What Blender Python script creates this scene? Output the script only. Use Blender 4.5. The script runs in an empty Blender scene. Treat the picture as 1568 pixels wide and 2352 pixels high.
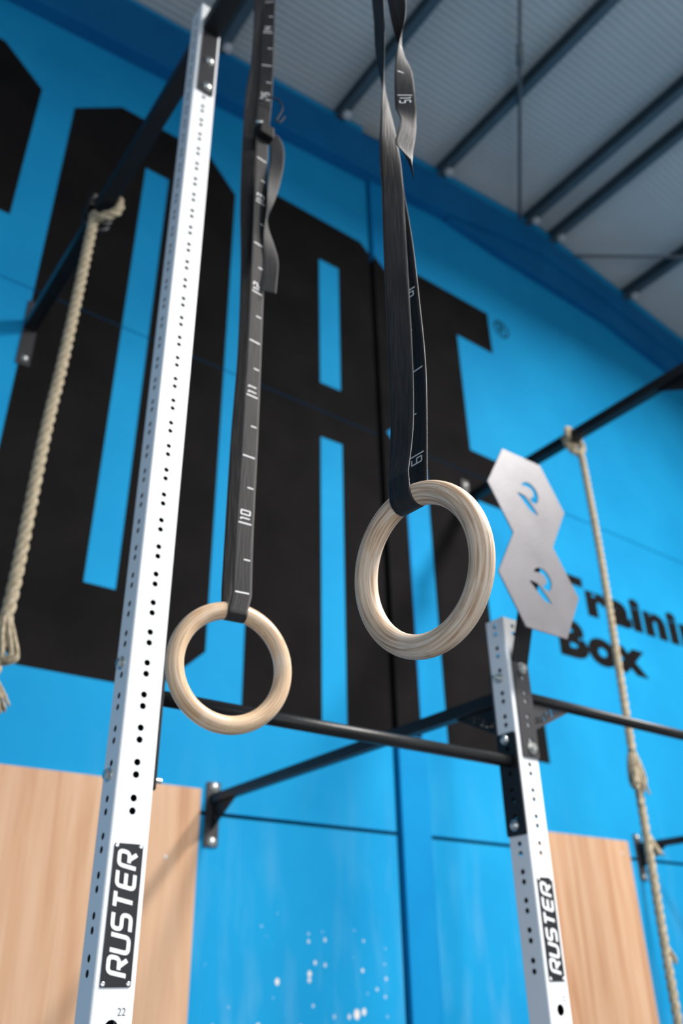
import bpy, bmesh, math, random
from mathutils import Vector, Matrix
from mathutils.geometry import delaunay_2d_cdt
random.seed(7)
PI = math.pi
H = 1.35                      # camera height above the floor; z values below are given above this height

# ------------------------------------------------------------------ camera, world, light, exposure
sc = bpy.context.scene
COL = sc.collection
cam_d = bpy.data.cameras.new('camera'); cam = bpy.data.objects.new('camera', cam_d); COL.objects.link(cam)
YAW, PITCH, ROLL = 0.6476814, 0.517304, -0.0209212
fw = Vector((math.sin(YAW)*math.cos(PITCH), math.cos(YAW)*math.cos(PITCH), math.sin(PITCH)))
rt = Vector((math.cos(YAW), -math.sin(YAW), 0)); up = rt.cross(fw)
rt2 = rt*math.cos(ROLL) + up*math.sin(ROLL); up2 = -rt*math.sin(ROLL) + up*math.cos(ROLL)
M = Matrix.Identity(4)
for i in range(3):
    M[i][0], M[i][1], M[i][2] = rt2[i], up2[i], -fw[i]
M.translation = (0, 0, H)
cam.matrix_world = M
cam_d.sensor_fit = 'VERTICAL'; cam_d.sensor_height = 36; cam_d.sensor_width = 24
cam_d.lens = 1942.2/2352*36
cam_d.clip_start = .02
cam_d.dof.use_dof = True; cam_d.dof.focus_distance = 1.10; cam_d.dof.aperture_fstop = 3.3
sc.camera = cam

w = bpy.data.worlds.new('daylight'); sc.world = w; w.use_nodes = True
w.node_tree.nodes['Background'].inputs[0].default_value = (.72, .85, 1, 1)
w.node_tree.nodes['Background'].inputs[1].default_value = .3

def area(name, loc, rot, size, power, color=(1, 1, 1), size_y=None, shape='DISK'):
    l = bpy.data.lights.new(name, 'AREA'); l.shape = shape; l.size = size
    if size_y: l.size_y = size_y
    l.energy = power; l.color = color
    o = bpy.data.objects.new(name, l); COL.objects.link(o); o.location = loc; o.rotation_euler = rot
    return o
# high bay lamp shining down, plus an added lower fill for rings and posts
for lx, ly, lz, lp in ((5.2, -.7, 5.5, 600), (2.7, -1.0, 3.7, 270)):
    o = area('high_bay_and_fill_lamp', (lx, ly, H+lz), (0, 0, 0), .7, lp, (1, .96, .91))
    o.data.spread = math.radians(168)      # narrowed beam cuts the light off below the horizontal, as a bell-shaped shade would
# daylight through the roller door in the front wall; the left light is an added side fill
area('door_daylight', (-.6, -4.05, H+.05), (PI/2, 0, 0), 4.6, 122, (.80, .90, 1), size_y=2.6, shape='RECTANGLE')
area('left_side_fill', (-4.9, -.2, H+.2), (0, -PI/2, 0), 2.6, 42, (.80, .90, 1), size_y=3.6, shape='RECTANGLE')

vs = sc.view_settings
vs.view_transform = 'Standard'; vs.look = 'None'; vs.exposure = 0.22; vs.gamma = 1; vs.use_curve_mapping = False

# ------------------------------------------------------------------ materials
MAT = {}
def mat(name, col, rough=.5, metal=0, spec=.5, build=None):
    m = bpy.data.materials.new(name); m.use_nodes = True
    nt = m.node_tree; b = nt.nodes['Principled BSDF']
    b.inputs['Base Color'].default_value = (*col, 1); b.inputs['Roughness'].default_value = rough
    b.inputs['Metallic'].default_value = metal; b.inputs['Specular IOR Level'].default_value = spec
    if build: build(nt, b)
    MAT[name] = m
    return m
def N(nt, t, **kw):
    n = nt.nodes.new(t)
    for k, v in kw.items():
        if k in n.inputs: n.inputs[k].default_value = v
        else: setattr(n, k, v)
    return n
def L(nt, a, b): nt.links.new(a, b)
def ramp(nt, fac, stops, interp='LINEAR'):
    r = nt.nodes.new('ShaderNodeValToRGB'); r.color_ramp.interpolation = interp
    e = r.color_ramp.elements
    while len(e) < len(stops): e.new(.5)
    for el, (p, c) in zip(e, stops):
        el.position = p; el.color = (*c, 1) if len(c) == 3 else c
    L(nt, fac, r.inputs[0]); return r.outputs[0]
def bump(nt, b, h, s, d=.002):
    n = N(nt, 'ShaderNodeBump'); n.inputs['Strength'].default_value = s; n.inputs['Distance'].default_value = d
    L(nt, h, n.inputs['Height']); L(nt, n.outputs[0], b.inputs['Normal'])
def mapping(nt, src, scale=(1, 1, 1), loc=(0, 0, 0)):
    m = N(nt, 'ShaderNodeMapping'); m.inputs['Scale'].default_value = scale; m.inputs['Location'].default_value = loc
    L(nt, src, m.inputs['Vector']); return m.outputs[0]
def mathn(nt, op, a, b=None, clamp=False):
    n = N(nt, 'ShaderNodeMath'); n.operation = op; n.use_clamp = clamp
    for i, v in enumerate((a, b)):
        if v is None: continue
        if isinstance(v, (int, float)): n.inputs[i].default_value = v
        else: L(nt, v, n.inputs[i])
    return n.outputs[0]
def mixc(nt, fac, a, b):
    n = N(nt, 'ShaderNodeMix'); n.data_type = 'RGBA'
    for s, v in ((n.inputs[0], fac), (n.inputs[6], a), (n.inputs[7], b)):
        if isinstance(v, (int, float)): s.default_value = v
        elif isinstance(v, tuple): s.default_value = (*v, 1)
        else: L(nt, v, s)
    return n.outputs[2]

def paint_mottle(dark, light, scale, extra=None):
    def f(nt, b):
        g = N(nt, 'ShaderNodeNewGeometry')
        n = N(nt, 'ShaderNodeTexNoise', Scale=scale, Detail=4.0); L(nt, g.outputs['Position'], n.inputs['Vector'])
        c = ramp(nt, n.outputs[0], [(.3, dark), (.7, light)])
        n2 = N(nt, 'ShaderNodeTexNoise', Scale=160.0, Detail=2.0); L(nt, g.outputs['Position'], n2.inputs['Vector'])
        bump(nt, b, n2.outputs[0], .25, .002)
        if extra: c = extra(nt, b, g, c)
        L(nt, c, b.inputs['Base Color'])
    return f
def chips(nt, b, g, c):
    # worn spots where things hit the wall: pale plaster showing through the paint
    p = g.outputs['Position']
    v = N(nt, 'ShaderNodeTexVoronoi', Scale=24.0); L(nt, mapping(nt, p, (1, 1, .8)), v.inputs['Vector'])
    sep = N(nt, 'ShaderNodeSeparateColor'); L(nt, v.outputs['Color'], sep.inputs[0])
    d = N(nt, 'ShaderNodeVectorMath'); d.operation = 'DISTANCE'
    L(nt, mapping(nt, p, (1, 1, 1.25)), d.inputs[0]); d.inputs[1].default_value = (2.36, 3.37, (H-.13)*1.25)
    fall = mathn(nt, 'SUBTRACT', 1.0, mathn(nt, 'DIVIDE', d.outputs['Value'], .85), True)
    size = mathn(nt, 'MULTIPLY', mathn(nt, 'MULTIPLY', sep.outputs[0], sep.outputs[1]), mathn(nt, 'MULTIPLY', mathn(nt, 'MULTIPLY', fall, fall), 1.5))
    m = mathn(nt, 'SUBTRACT', mathn(nt, 'MULTIPLY', size, .66), v.outputs['Distance'])
    m = mathn(nt, 'MULTIPLY', m, 9.0, True)
    # dusty rubbed streaks
    n = N(nt, 'ShaderNodeTexNoise', Scale=6.0, Detail=3.0); L(nt, mapping(nt, p, (1.6, 1, .35)), n.inputs['Vector'])
    s = mathn(nt, 'MULTIPLY', mathn(nt, 'SUBTRACT', n.outputs[0], .5, True), .9, True)
    low = mathn(nt, 'MULTIPLY', mathn(nt, 'SUBTRACT', H+1.1, N_sepz(nt, p)), .55, True)
    c = mixc(nt, mathn(nt, 'MULTIPLY', s, low), c, (.36, .56, .68))
    return mixc(nt, m, c, (.74, .70, .66))
def N_sepz(nt, p):
    s = N(nt, 'ShaderNodeSeparateXYZ'); L(nt, p, s.inputs[0]); return s.outputs[2]
mat('blue_wall', (.004, .27, .56), .75, spec=.10, build=paint_mottle((.007, .25, .525), (.010, .295, .585), 1.7, chips))
mat('blue_steel', (.002, .15, .38), .65, spec=.12, build=paint_mottle((.002, .11, .30), (.003, .135, .34), 2.5))
mat('black_paint', (.01, .01, .01), .85, spec=.04, build=paint_mottle((.0075, .007, .0075), (.012, .011, .011), 3.0))
mat('blue_column', (.003, .21, .49), .7, spec=.1, build=paint_mottle((.003, .20, .47), (.004, .235, .52), 2.5))
mat('joint_dark', (.008, .012, .016), .9, spec=.05)
mat('concrete', (.35, .36, .37), .8, build=paint_mottle((.30, .31, .32), (.40, .41, .42), 2))
mat('cream_wall', (.55, .56, .57), .8, build=paint_mottle((.30, .31, .32), (.36, .37, .38), 2))
def rubber(nt, b):
    g = N(nt, 'ShaderNodeNewGeometry')
    n = N(nt, 'ShaderNodeTexNoise', Scale=120.0, Detail=2.0); L(nt, g.outputs['Position'], n.inputs['Vector'])
    L(nt, ramp(nt, n.outputs[0], [(.4, (.07, .07, .07)), (.75, (.12, .12, .12))]), b.inputs['Base Color'])
mat('rubber_floor', (.16, .16, .16), .7, build=rubber)
mat('roof_sheet', (.50, .55, .57), .6, build=paint_mottle((.46, .51, .53), (.52, .57, .59), 1.2))
mat('purlin_steel', (.06, .10, .13), .45, build=paint_mottle((.05, .085, .11), (.07, .115, .15), 4))
mat('galvanised', (.62, .66, .70), .45, .1)
mat('rod_steel', (.17, .19, .20), .6)
mat('white_coat', (.80, .82, .84), .38, spec=.5, build=paint_mottle((.78, .80, .825), (.82, .835, .855), 3))
mat('inside_dark', (.018, .022, .026), .8, spec=.1)
mat('black_steel', (.010, .011, .012), .4, spec=.3, build=paint_mottle((.007, .0075, .0085), (.012, .0125, .0135), 12))
mat('dull_black', (.008, .008, .009), .6, spec=.15)
mat('satin_black', (.035, .034, .037), .38, spec=.5)
mat('plate_grey', (.135, .13, .145), .5, .25, build=paint_mottle((.122, .118, .131), (.152, .148, .162), 9))
mat('zinc', (.62, .64, .62), .32, .9)
mat('rivet', (.75, .76, .78), .25, .9)
mat('label_black', (.012, .013, .016), .35)
mat('label_white', (.82, .83, .85), .4)
mat('ink', (.03, .03, .03), .6)
mat('thread_white', (.78, .77, .78), .7)
def webbing(nt, b):
    uv = N(nt, 'ShaderNodeUVMap')
    s = N(nt, 'ShaderNodeSeparateXYZ'); L(nt, uv.outputs[0], s.inputs[0])
    # cross ribs about every 1.6 mm and lengthwise puckers
    nz = N(nt, 'ShaderNodeTexNoise', Scale=1.0, Detail=3.0); L(nt, mapping(nt, uv.outputs[0], (260, 14, 1)), nz.inputs['Vector'])
    rib = mathn(nt, 'SINE', mathn(nt, 'ADD', mathn(nt, 'MULTIPLY', s.outputs[1], 2*PI/.0019), mathn(nt, 'MULTIPLY', nz.outputs[0], 3.0)))
    edge = mathn(nt, 'GREATER_THAN', mathn(nt, 'ABSOLUTE', mathn(nt, 'SUBTRACT', mathn(nt, 'DIVIDE', s.outputs[0], .038), .5)), .468)
    h = mathn(nt, 'ADD', mathn(nt, 'MULTIPLY', rib, .28), mathn(nt, 'MULTIPLY', nz.outputs[0], 1.4))
    bump(nt, b, h, .9, .0012)
    c = ramp(nt, mathn(nt, 'ADD', mathn(nt, 'MULTIPLY', rib, .22), nz.outputs[0]), [(.25, (.004, .004, .005)), (.85, (.034, .032, .034))])
    L(nt, mixc(nt, mathn(nt, 'MULTIPLY', edge, mathn(nt, 'GREATER_THAN', rib, .1)), c, (.10, .10, .10)), b.inputs['Base Color'])
mat('webbing', (.03, .03, .03), .52, spec=.32, build=webbing)
def ringwood(tone):
    def f(nt, b):
        uv = N(nt, 'ShaderNodeUVMap')
        # x runs round the ring, y round the bar: grain follows the ring, in straight boards that the turning cuts through
        g = N(nt, 'ShaderNodeTexCoord')
        n1 = N(nt, 'ShaderNodeTexNoise', Scale=1.0, Detail=4.0, Distortion=.4); L(nt, mapping(nt, uv.outputs[0], (1.6, 13, 1)), n1.inputs['Vector'])
        fine = N(nt, 'ShaderNodeTexNoise', Scale=1.0, Detail=3.0); L(nt, mapping(nt, uv.outputs[0], (4, 55, 1)), fine.inputs['Vector'])
        big = N(nt, 'ShaderNodeTexNoise', Scale=17.0, Detail=3.0); L(nt, g.outputs['Object'], big.inputs['Vector'])
        spot = N(nt, 'ShaderNodeTexNoise', Scale=30.0, Detail=4.0); L(nt, mapping(nt, g.outputs['Object'], (1, 1, 1), (3, 1, 2)), spot.inputs['Vector'])
        a = ramp(nt, n1.outputs[0], [(.36, tone[0]), (.47, tone[1]), (.62, tone[2])])
        a = mixc(nt, mathn(nt, 'MULTIPLY', mathn(nt, 'SUBTRACT', fine.outputs[0], .48, True), 3.0, True), a, tone[3])
        a = mixc(nt, mathn(nt, 'MULTIPLY', mathn(nt, 'SUBTRACT', big.outputs[0], .52, True), 3.2, True), a, tone[4])
        a = mixc(nt, mathn(nt, 'MULTIPLY', mathn(nt, 'SUBTRACT', spot.outputs[0], .62, True), 3.0, True), a, tone[5])
        L(nt, a, b.inputs['Base Color'])
        bump(nt, b, fine.outputs[0], .12, .0008)
    return f
mat('ring_wood_grey', (.6, .5, .4), .5, spec=.35, build=ringwood([(.38, .235, .145), (.59, .43, .305), (.74, .61, .49), (.38, .26, .17), (.62, .53, .44), (.24, .18, .13)]))
mat('ring_wood_warm', (.6, .5, .4), .28, spec=.5, build=ringwood([(.46, .28, .155), (.63, .43, .27), (.72, .54, .37), (.46, .30, .18), (.68, .55, .43), (.32, .195, .11)]))
mat('ring_engraving', (.60, .42, .26), .3)
def board(nt, b):
    g = N(nt, 'ShaderNodeNewGeometry')
    n = N(nt, 'ShaderNodeTexNoise', Scale=1.0, Detail=5.0, Distortion=.6); L(nt, mapping(nt, g.outputs['Position'], (16, 16, .9)), n.inputs['Vector'])
    n2 = N(nt, 'ShaderNodeTexNoise', Scale=1.0, Detail=3.0); L(nt, mapping(nt, g.outputs['Position'], (90, 90, 2.2)), n2.inputs['Vector'])
    c = ramp(nt, n.outputs[0], [(.28, (.41, .205, .11)), (.45, (.535, .315, .187)), (.62, (.59, .38, .245)), (.8, (.45, .245, .14))])
    L(nt, mixc(nt, mathn(nt, 'MULTIPLY', mathn(nt, 'SUBTRACT', n2.outputs[0], .45, True), .9, True), c, (.49, .27, .16)), b.inputs['Base Color'])
mat('wood_board', (.7, .45, .28), .5, spec=.35, build=board)
def rope_m(nt, b):
    g = N(nt, 'ShaderNodeTexCoord')
    n = N(nt, 'ShaderNodeTexNoise', Scale=55.0, Detail=4.0); L(nt, g.outputs['Object'], n.inputs['Vector'])
    L(nt, ramp(nt, n.outputs[0], [(.3, (.27, .22, .145)), (.7, (.46, .395, .29))]), b.inputs['Base Color'])
    bump(nt, b, n.outputs[0], .5, .003)
mat('hemp', (.5, .43, .32), .85, spec=.2, build=rope_m)

# ------------------------------------------------------------------ mesh helpers
class MB:
    """collects shapes in world space (z above camera height already includes H)"""
    def __init__(s): s.v = []; s.f = []; s.sm = []; s.uv = {}; s.mi = {}
    def add(s, verts, faces, smooth=False):
        o = len(s.v); s.v += [tuple(p) for p in verts]
        for f in faces: s.f.append(tuple(i+o for i in f)); s.sm.append(smooth)
        return o
    def box(s, x0, x1, y0, y1, z0, z1):
        s.add([(x, y, z) for x in (x0, x1) for y in (y0, y1) for z in (z0, z1)],
              [(0, 1, 3, 2), (4, 6, 7, 5), (0, 4, 5, 1), (2, 3, 7, 6), (0, 2, 6, 4), (1, 5, 7, 3)])
        return s
    def tube(s, pts, r, n=12, cap=True, smooth=True, closed=False):
        pts = [Vector(p) for p in pts]; m = len(pts)
        rr = r if isinstance(r, (list, tuple)) else [r]*m
        t0 = (pts[1]-pts[0]).normalized()
        ref = Vector((0, 0, 1)) if abs(t0.z) < .9 else Vector((1, 0, 0))
        u = t0.cross(ref).normalized(); rows = []
        for i, p in enumerate(pts):
            if closed: t = (pts[(i+1) % m]-pts[i-1]).normalized()
            else: t = (pts[min(i+1, m-1)]-pts[max(i-1, 0)]).normalized()
            u = (u - t*u.dot(t)).normalized(); v = t.cross(u)
            rows += [p + (u*math.cos(2*PI*k/n)+v*math.sin(2*PI*k/n))*rr[i] for k in range(n)]
        fs = []
        for i in range(m if closed else m-1):
            j = (i+1) % m
            fs += [(i*n+k, i*n+(k+1) % n, j*n+(k+1) % n, j*n+k) for k in range(n)]
        s.add(rows, fs, smooth)
        if cap and not closed:
            o = len(s.v)-len(rows)
            s.f.append(tuple(o+k for k in range(n))[::-1]); s.sm.append(False)
            s.f.append(tuple(o+(m-1)*n+k for k in range(n))); s.sm.append(False)
        return s
    def lathe(s, base, axis, prof, n=16, smooth=True):
        """prof: (radius, height along the axis)"""
        ax = Vector(axis).normalized(); ref = Vector((0, 0, 1)) if abs(ax.z) < .9 else Vector((1, 0, 0))
        u = ax.cross(ref).normalized(); v = ax.cross(u); base = Vector(base); rows = []
        for r, h in prof:
            rows += [base + ax*h + (u*math.cos(2*PI*k/n)+v*math.sin(2*PI*k/n))*max(r, 1e-5) for k in range(n)]
        s.add(rows, [(i*n+k, i*n+(k+1) % n, (i+1)*n+(k+1) % n, (i+1)*n+k) for i in range(len(prof)-1) for k in range(n)], smooth)
        return s
    def plate(s, tris, pts, mp, d0, d1, inner=0):
        """flat cut-out between depths d0 and d1; mp(a,b,d) -> xyz"""
        used = sorted({i for t in tris for i in t}); ix = {i: k for k, i in enumerate(used)}; n = len(used)
        V = [mp(*pts[i], d0) for i in used] + [mp(*pts[i], d1) for i in used]
        F = [tuple(ix[i] for i in t) for t in tris] + [tuple(ix[i]+n for i in t[::-1]) for t in tris]
        cnt = {}
        for t in tris:
            for k in range(3):
                e = (t[k], t[(k+1) % 3]); cnt[e] = cnt.get(e, 0)+1
        for (a, b) in cnt:
            if (b, a) not in cnt: F.append((ix[b], ix[a], ix[a]+n, ix[b]+n))
        f0 = len(s.f); s.add(V, F)
        if inner:
            for i in range(f0+len(tris), len(s.f)): s.mi[i] = inner
        return s
    def obj(s, name, m, parent=None, bevel=0, fix=True, m2=None):
        off = root_loc(parent) if parent else Vector((0, 0, 0))
        me = bpy.data.meshes.new(name)
        me.from_pydata([tuple(Vector(p)-off) for p in s.v], [], s.f)
        for p, sm in zip(me.polygons, s.sm): p.use_smooth = sm
        if s.uv:
            lay = me.uv_layers.new(name='UVMap')
            for lp in me.loops: lay.data[lp.index].uv = s.uv.get(lp.vertex_index, (0, 0))
        if fix:
            bm = bmesh.new(); bm.from_mesh(me); bmesh.ops.recalc_face_normals(bm, faces=bm.faces); bm.to_mesh(me); bm.free()
        me.materials.append(MAT[m])
        if m2:
            me.materials.append(MAT[m2])
            for i, k in s.mi.items(): me.polygons[i].material_index = k
        o = bpy.data.objects.new(name, me); COL.objects.link(o)
        if parent: o.parent = parent
        if bevel:
            b = o.modifiers.new('edge', 'BEVEL'); b.width = bevel; b.segments = 2; b.limit_method = 'ANGLE'
        return o
def root_loc(p):
    v = Vector((0, 0, 0))
    while p: v += Vector(p.location); p = p.parent
    return v
def pip(p, poly):
    x, y = p; c = False; j = len(poly)-1
    for i in range(len(poly)):
        xi, yi = poly[i]; xj, yj = poly[j]
        if (yi > y) != (yj > y) and x < (xj-xi)*(y-yi)/(yj-yi)+xi: c = not c
        j = i
    return c
def stencil(polys, inside):
    """triangulate the overlay of polygons, keep triangles whose centre passes inside()"""
    V, Ed = [], []
    for P in polys:
        o = len(V); V += [Vector(p) for p in P]
        Ed += [(o+i, o+(i+1) % len(P)) for i in range(len(P))]
    ov, _, of, *_ = delaunay_2d_cdt(V, Ed, [], 0, 1e-7)
    out = []
    for f in of:
        c = ((ov[f[0]][0]+ov[f[1]][0]+ov[f[2]][0])/3, (ov[f[0]][1]+ov[f[1]][1]+ov[f[2]][1])/3)
        if inside(c): out.append(tuple(f))
    return out, [tuple(p) for p in ov]
def circle(x, y, r, n=14): return [(x+r*math.cos(2*PI*k/n), y+r*math.sin(2*PI*k/n)) for k in range(n)]
def rect(x0, x1, y0, y1): return [(x0, y0), (x1, y0), (x1, y1), (x0, y1)]
def rrect(x0, x1, y0, y1, r, n=4):
    P = []
    for cx, cy, a in ((x1-r, y0+r, -PI/2), (x1-r, y1-r, 0), (x0+r, y1-r, PI/2), (x0+r, y0+r, PI)):
        P += [(cx+r*math.cos(a+PI/2*k/n), cy+r*math.sin(a+PI/2*k/n)) for k in range(n+1)]
    return P
def holed(outer, holes):
    return stencil([outer]+holes, lambda c: pip(c, outer) and not any(pip(c, h) for h in holes))
XZ = lambda x, z, d: (x, d, H+z)        # faces the camera side, depth along y
YZ = lambda y, z, d: (d, y, H+z)

def tag(o, label, cat, group=None, kind=None):
    if label: o['label'] = label
    if cat: o['category'] = cat
    if group: o['group'] = group
    if kind: o['kind'] = kind
    return o
def empty(name, loc, label=None, cat=None, group=None, kind=None):
    o = bpy.data.objects.new(name, None); COL.objects.link(o); o.location = loc; o.empty_display_size = .1
    return tag(o, label, cat, group, kind)
def bolt(parent, base, axis, r=.011, style='hex', m='zinc', name='bolt'):
    """washer and head sitting on a surface at base, pointing along axis"""
    mb = MB()
    mb.lathe(base, axis, [(0, 0), (r*1.35, 0), (r*1.35, .0025), (0, .0025)], 18, False)
    if style == 'hex':
        mb.lathe(base, axis, [(r, .0025), (r, .0095), (r*.86, .011), (0, .011)], 6, False)
    elif style == 'stud':
        mb.lathe(base, axis, [(r, .0025), (r, .012), (r*.9, .013), (r*.55, .013), (r*.55, .026), (r*.45, .027), (0, .027)], 12, False)
    else:
        mb.lathe(base, axis, [(r*1.15, .0025), (r*1.1, .005), (r*.85, .0085), (r*.45, .0105), (0, .011)], 16, True)
    return mb.obj(name, m, parent)

# stroke lettering: every glyph is a list of centre lines in a w x h box
def rounded(pts, r, n=5):
    P = [Vector(p) for p in pts]; out = [P[0]]
    for a, b, c in zip(P, P[1:], P[2:]):
        d1 = (a-b); d2 = (c-b); k = min(r, d1.length*.5, d2.length*.5)
        p, q = b+d1.normalized()*k, b+d2.normalized()*k
        out += [p*(1-t)**2 + b*(2*t*(1-t)) + q*t*t for t in [i/n for i in range(n+1)]]
    out.append(P[-1]); return [tuple(p) for p in out]
def stroke_polys(path, wd):
    polys = []
    for a, b in zip(path, path[1:]):
        a, b = Vector(a), Vector(b); d = b-a
        if d.length < 1e-6: continue
        d.normalize(); n = Vector((-d.y, d.x))*wd/2
        polys.append([tuple(a+n), tuple(b+n), tuple(b-n), tuple(a-n)])
    for p in path[1:-1]: polys.append(circle(p[0], p[1], wd/2*.995, 10))
    return polys
GL = {'R': [[(0, 0), (0, 1), (1, 1), (1, .42), (.28, .42)], [(.5, .42), (1, 0)]],
      'U': [[(0, 1), (0, 0), (1, 0), (1, 1)]], 'S': [[(1, 1), (0, 1), (0, .5), (1, .5), (1, 0), (0, 0)]],
      'T': [[(0, 1), (1, 1)], [(.5, 1), (.5, 0)]], 'E': [[(1, 1), (0, 1), (0, 0), (1, 0)], [(0, .5), (.95, .5)]],
      '0': [[(0, 0), (0, 1), (1, 1), (1, 0), (0, 0)]], '1': [[(.2, 1), (.6, 1), (.6, 0)]],
      '2': [[(0, 1), (1, 1), (1, .5), (0, .5), (0, 0), (1, 0)]], '3': [[(0, 1), (1, 1), (1, 0), (0, 0)], [(.2, .5), (1, .5)]],
      '4': [[(0, 1), (0, .45), (1, .45)], [(1, 1), (1, 0)]], '5': [[(1, 1), (0, 1), (0, .5), (1, .5), (1, 0), (0, 0)]],
      '8': [[(0, 0), (0, 1), (1, 1), (1, 0), (0, 0)], [(0, .5), (1, .5)]],
      '9': [[(0, 0), (1, 0), (1, 1), (0, 1), (0, .5), (1, .5)]]}
def word_polys(text, wl, h, gap, wd, slant=0, rr=.25):
    """polygons of a word starting at (0,0); wl is the glyph width"""
    polys = []; x = wd/2
    for ch in text:
        for path in GL[ch]:
            p = [(x+a*(wl-wd), wd/2+b*(h-wd)) for a, b in path]
            p = rounded(p, rr*wl) if rr else p
            for q in stroke_polys(p, wd): polys.append([(a+slant*b, b) for a, b in q])
        x += wl+gap
    return polys
def union_tris(polys): return stencil(polys, lambda c: any(pip(c, p) for p in polys))

# ------------------------------------------------------------------ the setting: walls, floor, roof
WY = 3.37                                   # face of the blue wall
ZR = lambda x: 6.22 - .128*abs(x-4.95)      # underside of the purlins / top of the rafters
RIDGE = 4.95
XL, XR, YF = -5.0, 8.8, -4.2
COLX0, COLX1, COLP = 2.872, 3.060, .024     # painted steel column standing proud of the panels
J1, J2 = .678, 3.062                        # heights of the panel joints

MB().box(XL, XR, YF, WY+.12, -.1, 0).obj('floor', 'rubber_floor')['kind'] = 'structure'
wb = MB()
gable = [(XL, -H), (XR, -H), (XR, ZR(XR)+.3), (RIDGE, ZR(RIDGE)+.3), (XL, ZR(XL)+.3)]
t, p = stencil([gable], lambda c: pip(c, gable)); wb.plate(t, p, XZ, WY+.035, WY+.12)
wall = wb.obj('wall_back', 'joint_dark'); wall['kind'] = 'structure'
wall['label'] = 'bright blue hall wall with big black letters'
def panel(poly):
    mb = MB(); t, p = stencil([poly], lambda c: pip(c, poly)); mb.plate(t, p, XZ, WY, WY+.034)
    return mb.obj('panel', 'blue_wall', wall, bevel=.003)
JG = .008
for x0, x1 in ((XL, COLX0-.022), (COLX1-.02, XR)):
    panel(rect(x0, x1, -H, J1-JG)); panel(rect(x0, x1, J1+JG, J2-.006))
    top = [(x0, J2+.006), (x1, J2+.006), (x1, ZR(x1)+.13)]
    if x0 < RIDGE < x1: top.append((RIDGE, ZR(RIDGE)+.13))
    top.append((x0, ZR(x0)+.13)); panel(top)
    MB().box(x0, x1, WY+.006, WY+.03, H+J2-.006, H+J2+.006).obj('joint_strip', 'blue_wall', wall)

# the painted letters: measured on the wall, cut where they cross the joints and the column
def chamf(x0, x1, z0, z1, c, which='abcd'):
    P = []
    P += [(x0, z0+c), (x0+c, z0)] if 'a' in which else [(x0, z0)]
    P += [(x1-c, z0), (x1, z0+c)] if 'b' in which else [(x1, z0)]
    P += [(x1, z1-c), (x1-c, z1)] if 'c' in which else [(x1, z1)]
    P += [(x0+c, z1), (x0, z1-c)] if 'd' in which else [(x0, z1)]
    return P
ZB, ZT = 1.168, 4.725
LET = {
 'letter_C': ([[(-.60, ZB+.24), (-.36, ZB), (.23, ZB), (.477, ZB+.235), (.477, 2.42), (.015, 2.42), (.015, 1.589), (-.14, 1.589), (-.14, 4.318),
                (.015, 4.318), (.015, 3.475), (.474, 3.475), (.478, 4.500), (.232, ZT), (-.36, ZT), (-.60, ZT-.24)]], []),
 'letter_O': ([[(.660, 1.40), (.90, ZB), (1.50, ZB), (1.738, 1.392), (1.742, 4.505), (1.535, ZT+.01), (.935, ZT), (.670, 4.495)]],
              [[(1.122, 1.589), (1.272, 1.589), (1.286, 4.320), (1.134, 4.318)]]),
 'letter_R': ([[(1.943, ZB), (2.402, ZB), (2.406, 2.874), (2.566, 2.878), (2.557, ZB), (3.034, ZB), (3.036, 2.945), (2.905, 3.095),
                (3.036, 3.225), (3.036, 4.49), (2.770, ZT), (1.945, ZT)]],
              [[(2.405, 3.278), (2.564, 3.281), (2.567, 4.337), (2.402, 4.335)]]),
 'letter_E': ([[(3.246, ZB), (4.071, ZB), (4.071, 1.58), (3.690, 1.58), (3.700, 2.868), (3.985, 2.868), (3.985, 3.268), (3.684, 3.270),
                (3.680, 4.315), (4.060, 4.315), (4.060, ZT+.003), (3.246, ZT)]], []),
}
xcuts = [(-2, COLX0-.022, 0), (COLX0, COLX1, -COLP), (COLX1, 9, 0)]
zcuts = [(-1, J2-.006, 0), (J2-.006, J2+.006, .006), (J2+.006, 9, 0)]
for nm, (outs, holes) in LET.items():
    mb = MB()
    for xa, xb, dx in xcuts:
        for za, zb, dz in zcuts:
            if dx and dz: dz = 0
            cut = rect(xa, xb, za, zb)
            xs = [q[0] for q in outs[0]]; zs = [q[1] for q in outs[0]]
            if max(xs) < xa or min(xs) > xb or max(zs) < za or min(zs) > zb: continue
            t, p = stencil(outs+holes+[cut], lambda c: pip(c, cut) and any(pip(c, o) for o in outs) and not any(pip(c, h) for h in holes))
            if t: mb.plate(t, p, XZ, WY+dx+dz-.0015, WY+dx+dz+.0005)
    if nm == 'letter_R': mb.box(COLX0-.0012, COLX0+.0002, WY-COLP, WY+.03, H+ZB, H+4.60)
    o = mb.obj('letter', 'black_paint', wall)
def text_mesh(txt, name, m, parent, size, mp, scale_x=1.0, bold=0.0, spacing=1.0):
    cu = bpy.data.curves.new(name, 'FONT'); cu.body = txt; cu.size = size; cu.offset = bold; cu.space_character = spacing; cu.resolution_u = 5
    ob = bpy.data.objects.new(name, cu); COL.objects.link(ob)
    bpy.context.view_layer.update()
    me = bpy.data.meshes.new_from_object(ob.evaluated_get(bpy.context.evaluated_depsgraph_get()))
    mb = MB(); mb.add([mp(v.co.x*scale_x, v.co.y) for v in me.vertices], [tuple(f.vertices) for f in me.polygons])
    bpy.data.objects.remove(ob); bpy.data.meshes.remove(me)
    return mb.obj(name, m, parent, fix=False)
for txt, x0, z0, sz, sx in (('Training', 4.33, 2.29, .345, 1.585), ('Box', 4.325, 1.932, .350, 1.46)):
    text_mesh(txt, 'wall_lettering', 'black_paint', wall, sz, lambda a, b: (x0+a, WY-.0016, H+z0+b), sx, .021, 1.12)
rg = MB()
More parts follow.
